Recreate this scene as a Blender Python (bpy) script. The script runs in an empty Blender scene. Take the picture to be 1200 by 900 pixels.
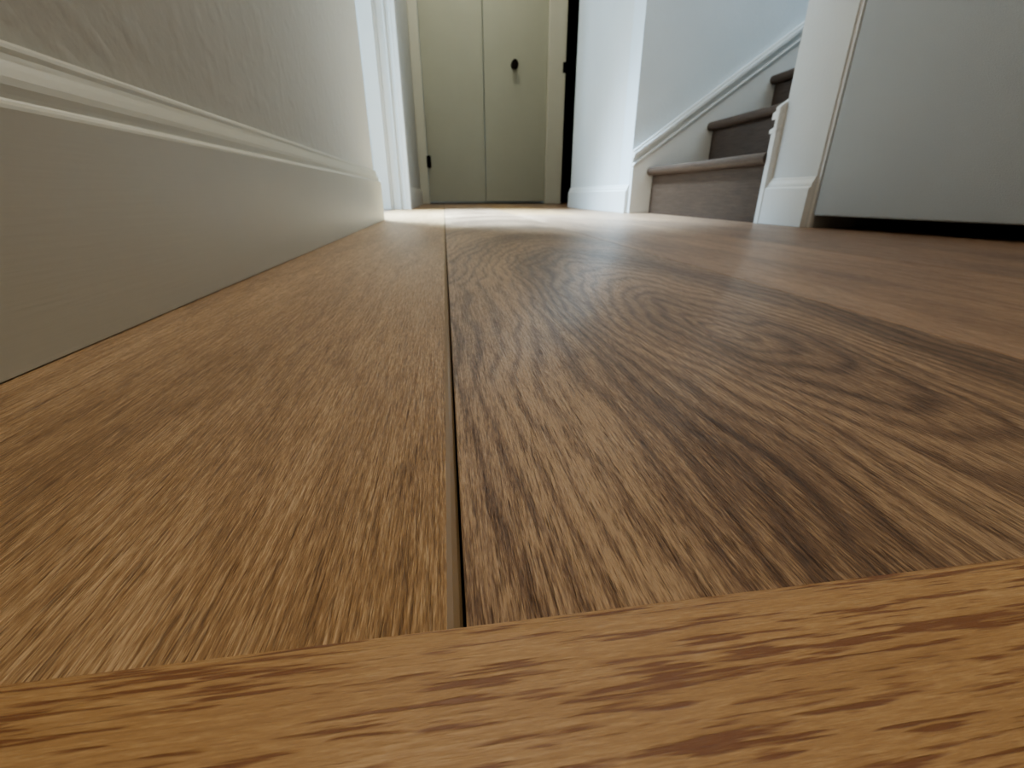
import bpy, math, random, bmesh
from mathutils import Vector
random.seed(4)
S=bpy.context.scene
try:
    S.view_settings.view_transform='AgX'; S.view_settings.look='AgX - Medium High Contrast'; S.view_settings.exposure=.3
except Exception: pass

def lin(h):
    h=h.lstrip('#'); o=[]
    for i in (0,2,4):
        c=int(h[i:i+2],16)/255
        o.append(c/12.92 if c<=.04045 else ((c+.055)/1.055)**2.4)
    return (*o,1)

# ---------------- node helpers
class NT:
    def __init__(s,name):
        s.m=bpy.data.materials.new(name); s.m.use_nodes=True
        s.t=s.m.node_tree; s.n=s.t.nodes; s.b=s.n['Principled BSDF']
    def link(s,a,b): s.t.links.new(a,b)
    def setin(s,sock,v):
        if hasattr(v,'links'): s.link(v,sock)
        else: sock.default_value=v
    def math(s,op,a,b=0.0,c=None,clamp=False):
        n=s.n.new('ShaderNodeMath'); n.operation=op; n.use_clamp=clamp
        s.setin(n.inputs[0],a); s.setin(n.inputs[1],b)
        if c is not None: s.setin(n.inputs[2],c)
        return n.outputs[0]
    def comb(s,x,y,z):
        n=s.n.new('ShaderNodeCombineXYZ')
        for i,v in enumerate((x,y,z)): s.setin(n.inputs[i],v)
        return n.outputs[0]
    def noise(s,vec,detail=2,rough=.5,scale=1.0,dist=0):
        n=s.n.new('ShaderNodeTexNoise'); s.link(vec,n.inputs['Vector'])
        n.inputs['Scale'].default_value=scale; n.inputs['Detail'].default_value=detail
        n.inputs['Roughness'].default_value=rough; n.inputs['Distortion'].default_value=dist
        return n.outputs['Fac']
    def ramp(s,f,stops):
        n=s.n.new('ShaderNodeValToRGB'); s.link(f,n.inputs[0]); e=n.color_ramp.elements
        e[0].position,e[0].color=stops[0]; e[1].position,e[1].color=stops[-1]
        for p,c in stops[1:-1]:
            q=e.new(p); q.color=c
        return n.outputs[0]
    def mix(s,f,a,b,mode='MIX'):
        n=s.n.new('ShaderNodeMix'); n.data_type='RGBA'; n.blend_type=mode
        s.setin(n.inputs[0],f); s.setin(n.inputs[6],a); s.setin(n.inputs[7],b)
        return n.outputs[2]
    def mr(s,v,a,b,c,d):
        n=s.n.new('ShaderNodeMapRange'); s.link(v,n.inputs[0])
        for i,x in enumerate((a,b,c,d)): n.inputs[i+1].default_value=x
        return n.outputs[0]
    def bump(s,h,dist,strength=1.0,normal=None):
        n=s.n.new('ShaderNodeBump'); s.link(h,n.inputs['Height'])
        n.inputs['Distance'].default_value=dist; n.inputs['Strength'].default_value=strength
        if normal is not None: s.link(normal,n.inputs['Normal'])
        return n.outputs[0]
    def obj(s):
        n=s.n.new('ShaderNodeTexCoord'); return n.outputs['Object']
    def sep(s,v):
        n=s.n.new('ShaderNodeSeparateXYZ'); s.link(v,n.inputs[0]); return n.outputs

def paint(name,col,rough=.6,bs=0,bd=0.0004,var=.03,brush=None,big=0,spec=.5):
    N=NT(name); o=N.obj(); X=N.sep(o)
    c=lin(col); f=N.noise(o,3,.6,6)
    c2=tuple(x*(1-var*3) for x in c[:3])+(1,)
    N.link(N.mix(f,c,c2),N.b.inputs['Base Color'])
    N.b.inputs['Roughness'].default_value=rough
    N.b.inputs['Specular IOR Level'].default_value=spec
    nrm=None
    if bs:
        h=N.noise(o,2.5,.55,bs); nrm=N.bump(h,bd)
    if big:
        h2=N.mr(N.noise(o,1,.5,big),.5,.8,0,1); nrm=N.bump(h2,bd*.9,1,nrm)
    if brush:
        v=N.comb(N.math('MULTIPLY',X[0],brush[0]),N.math('MULTIPLY',X[1],brush[1]),N.math('MULTIPLY',X[2],brush[2]))
        nrm=N.bump(N.noise(v,2,.5),brush[3],1,nrm)
    if nrm is not None: N.link(nrm,N.b.inputs['Normal'])
    return N.m

def wood(name,dark,base,light,axis='Y',cath=None,seed=0,rough=.38,pore=.5,ringamp=.2,fine=.85,ringF=230,
         poresc=(1700,75),porerange=(.58,.67),porecol='#4a2f20',bumpd=.0008,side=None,fsc=(1500,48),patch=.4,cluster=False,nma=.28,coat=.3):
    N=NT(name); X=N.sep(N.obj())
    u,v,z=(X[0],X[1],X[2]) if axis=='Y' else (X[1],X[0],X[2])
    def nz(su,sv,det=2,r=.5,off=0):
        return N.noise(N.comb(N.math('MULTIPLY',u,su),N.math('MULTIPLY',v,sv),N.math('MULTIPLY_ADD',z,su*.5,seed*3.7+off)),det,r)
    nl=nz(16,3.5,2,.5,1); nm=nz(210,7,3,.55,2); nf=nz(fsc[0],fsc[1],4,.66,3); nff=nz(fsc[0]*2.2,fsc[1]*5,2,.6,9)
    dis=nz(20,7,2,.5,5)
    ph2=None
    if cath:
        x0,y0,k,F=cath
        uu=N.math('ADD',N.math('SUBTRACT',u,x0),N.math('MULTIPLY',N.math('SUBTRACT',dis,.5),.05))
        vv=N.math('MULTIPLY',N.math('ADD',N.math('SUBTRACT',v,y0),N.math('MULTIPLY',N.math('SUBTRACT',nz(12,6,2,.5,8),.5),.16)),k)
        r=N.math('SQRT',N.math('ADD',N.math('MULTIPLY',uu,uu),N.math('MULTIPLY',vv,vv)))
        ph=N.math('MULTIPLY',N.math('POWER',r,.85),F)
        ph2=N.math('MULTIPLY',r,F*.16)
    else:
        ph=N.math('MULTIPLY',N.math('ADD',u,N.math('MULTIPLY',dis,.09)),ringF)
    ph=N.math('ADD',ph,N.math('MULTIPLY',nm,.8))
    ring=N.math('MULTIPLY_ADD',N.math('SINE',ph),.5,.5)
    ring=N.math('POWER',ring,2.2)
    f=N.math('MULTIPLY_ADD',N.math('SUBTRACT',nl,.5),patch*2,.5)
    f=N.math('ADD',f,N.math('MULTIPLY',N.math('SUBTRACT',.35,ring),ringamp))
    if ph2: f=N.math('ADD',f,N.math('MULTIPLY',N.math('SINE',ph2),-.13))
    f=N.math('ADD',f,N.math('MULTIPLY',N.math('SUBTRACT',nm,.5),nma))
    f=N.math('ADD',f,N.math('MULTIPLY',N.math('SUBTRACT',nf,.5),fine*1.5))
    f=N.math('ADD',f,N.math('MULTIPLY',N.math('SUBTRACT',nff,.5),fine*1.6))
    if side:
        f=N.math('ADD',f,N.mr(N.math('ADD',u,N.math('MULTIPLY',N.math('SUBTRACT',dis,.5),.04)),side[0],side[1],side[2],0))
    f=N.math('ADD',f,0,clamp=True)
    col=N.ramp(f,[(0,lin(dark)),(.5,lin(base)),(1,lin(light))])
    pn=nz(poresc[0],poresc[1],2,.55,6)
    if cluster:
        pn=N.math('ADD',pn,N.math('MULTIPLY',N.math('SUBTRACT',nz(150,16,2,.5,12),.5),.40))
    p=N.mr(pn,porerange[0],porerange[1],0,pore)
    col=N.mix(p,col,lin(porecol))
    N.link(col,N.b.inputs['Base Color'])
    N.link(N.mr(nf,.3,.7,rough+.12,rough-.10),N.b.inputs['Roughness'])
    N.b.inputs['Coat Weight'].default_value=coat; N.b.inputs['Coat Roughness'].default_value=.28
    h=N.math('ADD',N.math('MULTIPLY',nf,1.0),N.math('MULTIPLY',nff,.5))
    h=N.math('SUBTRACT',h,N.math('MULTIPLY',p,.6))
    b=N.bump(h,bumpd); N.link(b,N.b.inputs['Normal'])
    b2=N.bump(h,bumpd*.5); N.link(b2,N.b.inputs['Coat Normal'])
    return N.m

def plain(name,col,rough=.5,metal=0,bs=60):
    N=NT(name); o=N.obj()
    c=lin(col); f=N.noise(o,2,.5,bs)
    N.link(N.mix(f,c,tuple(x*.88 for x in c[:3])+(1,)),N.b.inputs['Base Color'])
    N.b.inputs['Roughness'].default_value=rough; N.b.inputs['Metallic'].default_value=metal
    return N.m

# ---------------- mesh helpers
def mk(name,verts,faces,mats,idx=None,bevel=0,seg=2,parent=None,smooth=False):
    me=bpy.data.meshes.new(name); me.from_pydata([tuple(v) for v in verts],[],faces); me.update()
    bm=bmesh.new(); bm.from_mesh(me)
    if idx is not None:
        for f,i in zip(bm.faces,idx): f.material_index=i
    bmesh.ops.recalc_face_normals(bm,faces=bm.faces); bm.to_mesh(me); bm.free()
    if not isinstance(mats,(list,tuple)): mats=[mats]
    for m in mats: me.materials.append(m)
    ob=bpy.data.objects.new(name,me); S.collection.objects.link(ob)
    if bevel:
        b=ob.modifiers.new('bevel','BEVEL'); b.width=bevel; b.segments=seg; b.limit_method='ANGLE'
    if smooth:
        for p in me.polygons: p.use_smooth=True
    if parent: ob.parent=parent
    return ob
class G:
    def __init__(s): s.v=[];s.f=[];s.i=[]
    def prism(s,pts,a,b,axis='z',mi=0,mis=None):
        n=len(pts); o=len(s.v)
        def P(p,t):
            return {'z':(p[0],p[1],t),'y':(p[0],t,p[1]),'x':(t,p[0],p[1])}[axis]
        s.v+=[P(p,a) for p in pts]+[P(p,b) for p in pts]
        F=[tuple(range(o,o+n)),tuple(range(o+2*n-1,o+n-1,-1))]
        F+=[(o+i,o+(i+1)%n,o+n+(i+1)%n,o+n+i) for i in range(n)]
        s.f+=F; I=[mi]*len(F)
        if mis:
            for k,m in mis.items(): I[2+k]=m
        s.i+=I; return s
    def box(s,x0,x1,y0,y1,z0,z1,mi=0):
        return s.prism([(x0,y0),(x1,y0),(x1,y1),(x0,y1)],z0,z1,'z',mi)
    def sweep(s,prof,path,mi=0):
        nrm=[]
        for i in range(len(path)):
            ds=[]
            if i>0: ds.append((Vector(path[i])-Vector(path[i-1])).normalized())
            if i<len(path)-1: ds.append((Vector(path[i+1])-Vector(path[i])).normalized())
            ns=[Vector((d.y,-d.x)) for d in ds]
            if len(ns)==2:
                m=(ns[0]+ns[1]).normalized(); m=m/max(.3,m.dot(ns[0]))
            else: m=ns[0]
            nrm.append(m)
        o=len(s.v); n=len(prof)
        for p,m in zip(path,nrm):
            for d,z in prof: s.v.append((p[0]+m.x*d,p[1]+m.y*d,z))
        for i in range(len(path)-1):
            for j in range(n):
                s.f.append((o+i*n+j,o+i*n+(j+1)%n,o+(i+1)*n+(j+1)%n,o+(i+1)*n+j)); s.i.append(mi)
        s.f.append(tuple(range(o,o+n))); s.f.append(tuple(range(o+(len(path)-1)*n,o+len(path)*n))); s.i+=[mi,mi]
        return s
    def make(s,name,mats,**k): return mk(name,s.v,s.f,mats,s.i,**k)
def empty(name):
    e=bpy.data.objects.new(name,None); S.collection.objects.link(e); return e
def cyl(name,r,h,loc,rot,mat,parent=None,verts=32,bevel=0,scale=(1,1,1)):
    pts=[(r*math.cos(i*2*math.pi/verts),r*math.sin(i*2*math.pi/verts)) for i in range(verts)]
    ob=G().prism(pts,-h/2,h/2).make(name,mat,bevel=bevel,seg=3)
    ob.location=loc; ob.rotation_euler=rot; ob.scale=scale
    if parent: ob.parent=parent
    return ob

# ---------------- materials
M_wall_l=paint('wall_plaster_left','#c8c4b8',.7,bs=80,bd=.0007,big=45)
M_wall=paint('wall_plaster','#cbcdcb',.75,bs=140,bd=.0005)
M_wallst=paint('stair_plaster','#ccd3d6',.75,bs=120,bd=.0006)
M_base=paint('baseboard_paint','#ccc7b7',.42,brush=(60,18,420,.00011),bs=25,bd=.0002)
M_trim=paint('trim_paint','#d6d6d2',.4,brush=(90,90,12,.0002))
M_cream=paint('cream_paint','#cdccbc',.5)
M_closet=paint('closet_paint','#adae9d',.5,bs=200,bd=.0002)
M_door=paint('door_paint','#abafb0',.42,bs=520,bd=.0005)
M_dark=paint('unlit_room_shade','#0d0b0a',.9)  # darkness of the unlit rooms put into the wall colour
M_ceil=paint('ceiling_paint','#dedcd6',.8,bs=120,bd=.0006)
M_bronze=plain('dark_bronze','#1c1613',.4,.8)
M_gap=plain('floor_gap','#0e0805',.9)
M_cham=plain('plank_edge_bevel','#8d7456',.33,0,30)
A=wood('oak_honey','#6f4f2e','#a9845a','#dcbb92',seed=1,ringamp=.10,patch=.25,pore=.4)
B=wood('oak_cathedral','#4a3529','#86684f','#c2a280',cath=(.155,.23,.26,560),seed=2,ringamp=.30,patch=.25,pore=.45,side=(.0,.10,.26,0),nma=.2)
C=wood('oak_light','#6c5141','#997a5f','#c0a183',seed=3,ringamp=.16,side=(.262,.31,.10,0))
D=wood('oak_grey','#5b4538','#866a54','#ad8e71',seed=4,ringamp=.2)
E=wood('oak_tan','#6a4f3d','#95765a','#bb9a79',seed=5,ringamp=.2)
M_thr=wood('threshold_oak','#95704c','#b08a5e','#d2ae82',axis='X',seed=7,ringamp=.08,patch=.25,fine=.5,pore=.75,poresc=(1150,60),
           porerange=(.52,.62),porecol='#74422a',fsc=(1700,60),bumpd=.0003,cluster=True,coat=.15)
M_stair=wood('stair_oak','#30241c','#453529','#5c4a3b',axis='Y',seed=8,ringamp=.10,fsc=(500,12),patch=.15,fine=.35,coat=0,bumpd=.0003,rough=.5)

# ---------------- floor
LW=-.197; RW=.83; XS=.745
seams=[-1.75,-1.5,-1.25,-1.0,-.75,-.501,-.251,-.0005,.261,.513,.763,1.013,1.263,1.513,1.763,2.02]
g=G()
def plank(x0,x1,y0,y1,mi,cr=.0006,cl=.0004):
    e=.0003
    pr=[(x0+e,-.012),(x0+e,-cl),(x0+e+cl,0),(x1-e-cr,0)]
    if cr>.001:
        pr+=[(x1-e-cr*.6,-cr*.12),(x1-e-cr*.2,-cr*.36)]
        pr+=[(x1-e,-cr*.65),(x1-e,-.012)]
        g.prism(pr,y0+.0003,y1-.0003,'y',mi,{3:6,4:6,5:6,6:5,0:5})
    else:
        pr+=[(x1-e,-cr*.9),(x1-e,-.012)]
        g.prism(pr,y0+.0003,y1-.0003,'y',mi,{4:5,0:5})
for k in range(len(seams)-1):
    x0,x1=seams[k],seams[k+1]
    if k==6: y1s=[.05,2.7,5.0]; mats=[0,4]; cr=.0028
    elif k==7: y1s=[.05,2.1,5.0]; mats=[1,2]; cr=.0007
    elif k==8: y1s=[.05,1.75,5.0]; mats=[2,0]; cr=.0009
    elif k==9: y1s=[.05,1.3,3.6,5.0]; mats=[3,4,2]; cr=.0009
    else:
        y=.05; y1s=[y]; mats=[]
        while y<5: y=min(5,y+random.uniform(1.2,2.1)); y1s.append(y); mats.append(random.choice([2,3,4]))
        if y1s[-1]-y1s[-2]<.01: y1s.pop(-2)
        cr=.0009
    for i in range(len(y1s)-1): plank(x0,x1,y1s[i],y1s[i+1],mats[i%len(mats)],cr)
    plank(x0,x1,-1.62,-.045,random.choice([0,2,4]),.0008)
g.box(-1.76,2.03,-1.62,5.0,-.05,-.0115,5)
floor=g.make('floor',[A,B,C,D,E,M_gap,M_cham])
g=G()
pr=[(-.045,-.011),(-.045,.0005),(-.040,.0022),(-.03,.003),(.047,.003),(.0515,.0026),(.0543,.0017),(.0552,.0004),(.0552,-.0002),(.050,-.0002),(.050,-.011)]
g.prism(pr,-.18,.83,'x')
g.make('threshold_strip',M_thr)

# ---------------- walls
H=2.4
def arc(cx,cy,r,a0,a1,n=6):
    return [(cx+r*math.cos(math.radians(a0+(a1-a0)*i/n)),cy+r*math.sin(math.radians(a0+(a1-a0)*i/n))) for i in range(n+1)]
YC=1.48
g=G(); g.prism([(-.30,-1.62),(LW,-1.62)]+arc(LW-.018,YC-.018,.018,0,90)+[(-.30,YC)],0,H)
g.box(-1.86,-.30,YC-.12,YC,0,H)
g.make('wall_left',M_wall_l)
Y2=2.5
g=G(); g.box(-.31,-.185,Y2,4.12,0,H); g.box(-1.86,-.31,Y2,Y2+.12,0,H)
g.make('wall_left_far',M_wall)
g=G(); x0,x1=-1.86,-1.74
g.box(x0,x1,YC,1.62,0,H); g.box(x0,x1,2.34,Y2,0,H); g.box(x0,x1,1.62,2.34,0,.55); g.box(x0,x1,1.62,2.34,2.1,H)
g.make('wall_window_side',M_wall)
g=G()
for a,b,c,d in ((1.62,1.66,.55,2.1),(2.30,2.34,.55,2.1),(1.62,2.34,.55,.6),(1.62,2.34,2.05,2.1),(1.62,2.34,1.31,1.345)):
    g.box(-1.83,-1.78,a,b,c,d)
g.box(-1.78,-1.70,1.58,2.38,.525,.55)
g.make('window_1',M_trim,bevel=.003)
g=G()
g.box(RW,.95,-1.62,.16,0,H); g.box(RW,.95,.16,.99,2.06,H); g.box(RW,.95,.99,1.14,0,H)
g.box(XS,.95,2.001,2.79,0,H); g.box(XS,.95,2.79,4.0,2.06,H)
g.make('wall_right',M_wall)
g=G(); g.box(XS,3.0,1.881,2.0,0,H); g.box(.951,3.0,1.02,1.139,0,H); g.box(3.0,3.1,1.02,2.0,0,H)
g.make('wall_stairwell',M_wallst)
g=G(); g.box(-.185,-.12,4.0,4.12,0,H); g.box(.84,.985,4.0,4.12,0,H); g.box(-.12,.84,4.0,4.12,2.05,H); g.box(-.2,.985,4.75,4.85,0,H)
g.make('wall_far',M_cream)
g=G(); g.box(-1.86,2.1,-1.74,-1.62,0,H); g.make('wall_back',M_wall)
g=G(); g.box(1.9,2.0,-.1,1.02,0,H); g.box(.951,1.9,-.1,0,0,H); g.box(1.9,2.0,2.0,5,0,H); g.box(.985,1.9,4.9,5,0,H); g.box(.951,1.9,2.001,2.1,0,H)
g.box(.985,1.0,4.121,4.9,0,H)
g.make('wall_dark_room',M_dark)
g=G(); g.box(-1.86,3.1,-1.74,5,H,H+.1); g.make('ceiling',M_ceil)

# ---------------- baseboards
def bprof(h,t=.017):
    k=h/.134
    return [(0,0.0006),(t,0.0006),(t,.1035*k),(t-.0006,.1052*k),(t-.0022,.1065*k),(t-.0045,.1072*k),(t-.0055,.1085*k),(t-.0055,.1105*k),(t-.0052,.114*k),(t-.0060,.1175*k),(t-.0078,.1215*k),
            (t-.0095,.1250*k),(t-.0105,.128*k),(t-.0105,.1305*k),(t-.0112,.1325*k),(t-.0128,.134*k),(0,.134*k)]
g=G(); g.sweep(bprof(.134),[(LW,-1.62)]+arc(LW-.018,YC-.018,.018,0,90)+[(-1.74,YC)])
g.make('baseboard_left',M_base)
g=G(); g.sweep(bprof(.11,.014),[(-.185,Y2+.07),(-.185,3.975)]); g.make('baseboard_left_far',M_trim)
g=G()
g.sweep(bprof(.108,.014),[(RW,1.14),(RW,.99)])
g.sweep(bprof(.108,.014),[(RW,.16),(RW,-1.62)])
g.sweep(bprof(.108,.014),[(XS,2.79),(XS,1.881)])
g.make('baseboard_right',M_trim)

g=G()
for a,b,d in ((-.185,-.197,.022),(-.197,-.215,.010),(-.215,-.222,.019),(-.222,-.255,.007),(-.255,-.265,.016),(-.265,-.33,.026)):
    g.box(b,a,Y2-d,Y2,0,2.15)
g.box(-.185,-.168,Y2-.022,Y2+.07,0,2.15)
g.make('trim_1',M_trim,bevel=.002)

# ---------------- closet
tr=G(); tr.box(-.185,-.115,3.975,4.0,0,2.1); tr.box(.842,.978,3.975,4.0,0,2.1); tr.box(-.115,.842,3.975,4.0,2.04,2.1)
tr.make('trim_3',M_cream,bevel=.004)
cl=empty('closet_bifold_door')
for i,(a,b) in enumerate(((-.112,.3455),(.3515,.838))):
    G().box(a,b,4.0,4.032,.018,2.035).make('panel_%d'%(i+1),M_closet,bevel=.003,parent=cl)
G().box(-.112,.838,3.995,4.04,0.001,.006).make('floor_track',M_bronze,parent=cl)
cyl('rosette',.026,.006,(.582,3.996,.97),(math.pi/2,0,0),M_bronze,cl,bevel=.002)
cyl('knob_stem',.008,.03,(.582,3.98,.97),(math.pi/2,0,0),M_bronze,cl)
cyl('knob',.026,.022,(.582,3.958,.97),(math.pi/2,0,0),M_bronze,cl,bevel=.008,scale=(1,1.25,1))
h=empty('door_hinge')
G().box(-.118,-.085,3.970,3.9745,.27,.35).make('hinge_leaf',M_bronze,parent=h)
cyl('hinge_pin',.008,.09,(-.10,3.966,.31),(0,0,0),M_bronze,h)
st=empty('strike_plate')
G().box(.955,.979,3.9725,3.975,.93,1.0).make('plate',M_bronze,parent=st,bevel=.0008)
G().box(.972,.981,3.966,3.9725,.95,.98).make('lip',M_bronze,parent=st,bevel=.001)

# ---------------- right door (ajar into dark room)
g=G(); g.box(.834,.95,.982,.99,0,2.06); g.box(.838,.95,.16,.175,0,2.06); g.box(.838,.95,.175,.982,2.045,2.06); g.make('trim_4',M_trim)
dr=empty('door_1')
G().box(0,.035,-.79,0,0.026,2.04).make('door_slab',M_door,bevel=.003,parent=dr)
cyl('door_knob',.027,.03,(-.045,-.72,.95),(0,math.pi/2,0),M_bronze,dr,bevel=.01)
cyl('door_knob_stem',.01,.04,(-.02,-.72,.95),(0,math.pi/2,0),M_bronze,dr)
cyl('door_rosette',.032,.006,(-.003,-.72,.95),(0,math.pi/2,0),M_bronze,dr,bevel=.002)
dr.location=(.832,.975,0); dr.rotation_euler=(0,0,math.radians(9))

# ---------------- stairs
stc=empty('staircase')
rise,run=.160,.228; R0=.010
y0,y1=1.157,1.863
for i in range(8):
    xr=.832+run*i
    G().box(xr,xr+.018,y0,y1,rise*i+R0 if i else 0,rise*(i+1)+R0-.030).make('riser_%d'%(i+1),M_stair,parent=stc)
    zt=rise*(i+1)+R0; xn=xr-.026
    rr=.014; pts=[(xr+run+.018,zt-.03),(xr+run+.018,zt)]+[(xn+rr+rr*math.cos(math.radians(a)),zt-.015+.015*math.sin(math.radians(a))) for a in range(90,271,20)]
    G().prism(pts,y0,y1,'y').make('tread_%d'%(i+1),M_stair,parent=stc)
def top(x,o): return .170+o+rise/run*(x-.806)
for nm,ya,yb,s,xa in (('skirt_far',1.863,1.8805,-1,XS+.001),('skirt_near',1.1395,1.157,1,.814)):
    xb=2.65; dd=0 if s<0 else -.012
    g=G(); g.prism([(xa,0),(xb,0),(xb,top(xb,.045+dd)),(xa,top(xa,.045+dd))],ya,yb,'y')
    def strip(o0,o1,d):
        a,b=(ya-d,yb) if s<0 else (ya,yb+d)
        g.prism([(xa-.001,top(xa,o0+dd)),(xb,top(xb,o0+dd)),(xb,top(xb,o1+dd)),(xa-.001,top(xa,o1+dd))],a,b,'y')
    strip(.045,.054,.007); strip(.0541,.075,-.007); strip(.0751,.090,.007); strip(.0901,.102,-.003)
    g.make(nm,M_trim,parent=stc,bevel=.0015)

# ---------------- lights
def area(name,loc,rot,sx,sy,p,col,spread=180):
    l=bpy.data.lights.new(name,'AREA'); l.shape='RECTANGLE'; l.size=sx; l.size_y=sy; l.energy=p; l.color=col; l.spread=math.radians(spread)
    o=bpy.data.objects.new(name,l); o.location=loc; o.rotation_euler=rot; S.collection.objects.link(o); return o
area('window_daylight',(-1.87,1.98,1.33),(0,math.radians(-90),0),1.5,.7,44,(.50,.75,1))
d=Vector((.10,1.80,0))-Vector((-.55,2.0,2.35))
area('floor_pool_fill',(-.55,2.0,2.35),d.to_track_quat('-Z','Y').to_euler(),.3,.3,46,(.52,.76,1),40)  # added unseen fill lamp, narrow beam brightens the floor pool
area('ceiling_light_hall',(-.02,.15,2.36),(0,0,0),.5,.5,12.5,(1,.88,.73))
area('ceiling_light_closet',(.3,3.3,2.36),(0,0,0),.4,.4,9.5,(1,.96,.80))
area('stairwell_skylight',(1.9,1.5,2.36),(0,0,0),1.2,.6,23,(.68,.85,1))
area('ceiling_light_rear',(.35,-1.1,2.3),(math.radians(35),0,0),.6,.6,3.0,(1,.95,.88))
w=bpy.data.worlds.new('world'); S.world=w; w.use_nodes=True
w.node_tree.nodes['Background'].inputs[0].default_value=(.55,.75,1,1); w.node_tree.nodes['Background'].inputs[1].default_value=1.2

# ---------------- camera
c=bpy.data.cameras.new('camera'); co=bpy.data.objects.new('camera',c); S.collection.objects.link(co); S.camera=co
c.sensor_width=36; c.lens=15.6; c.clip_start=.003
co.location=(0,0,.07); co.rotation_euler=(math.radians(90-23.1),0,math.radians(-8.05))
c.dof.use_dof=True; c.dof.focus_distance=.10; c.dof.aperture_fstop=32
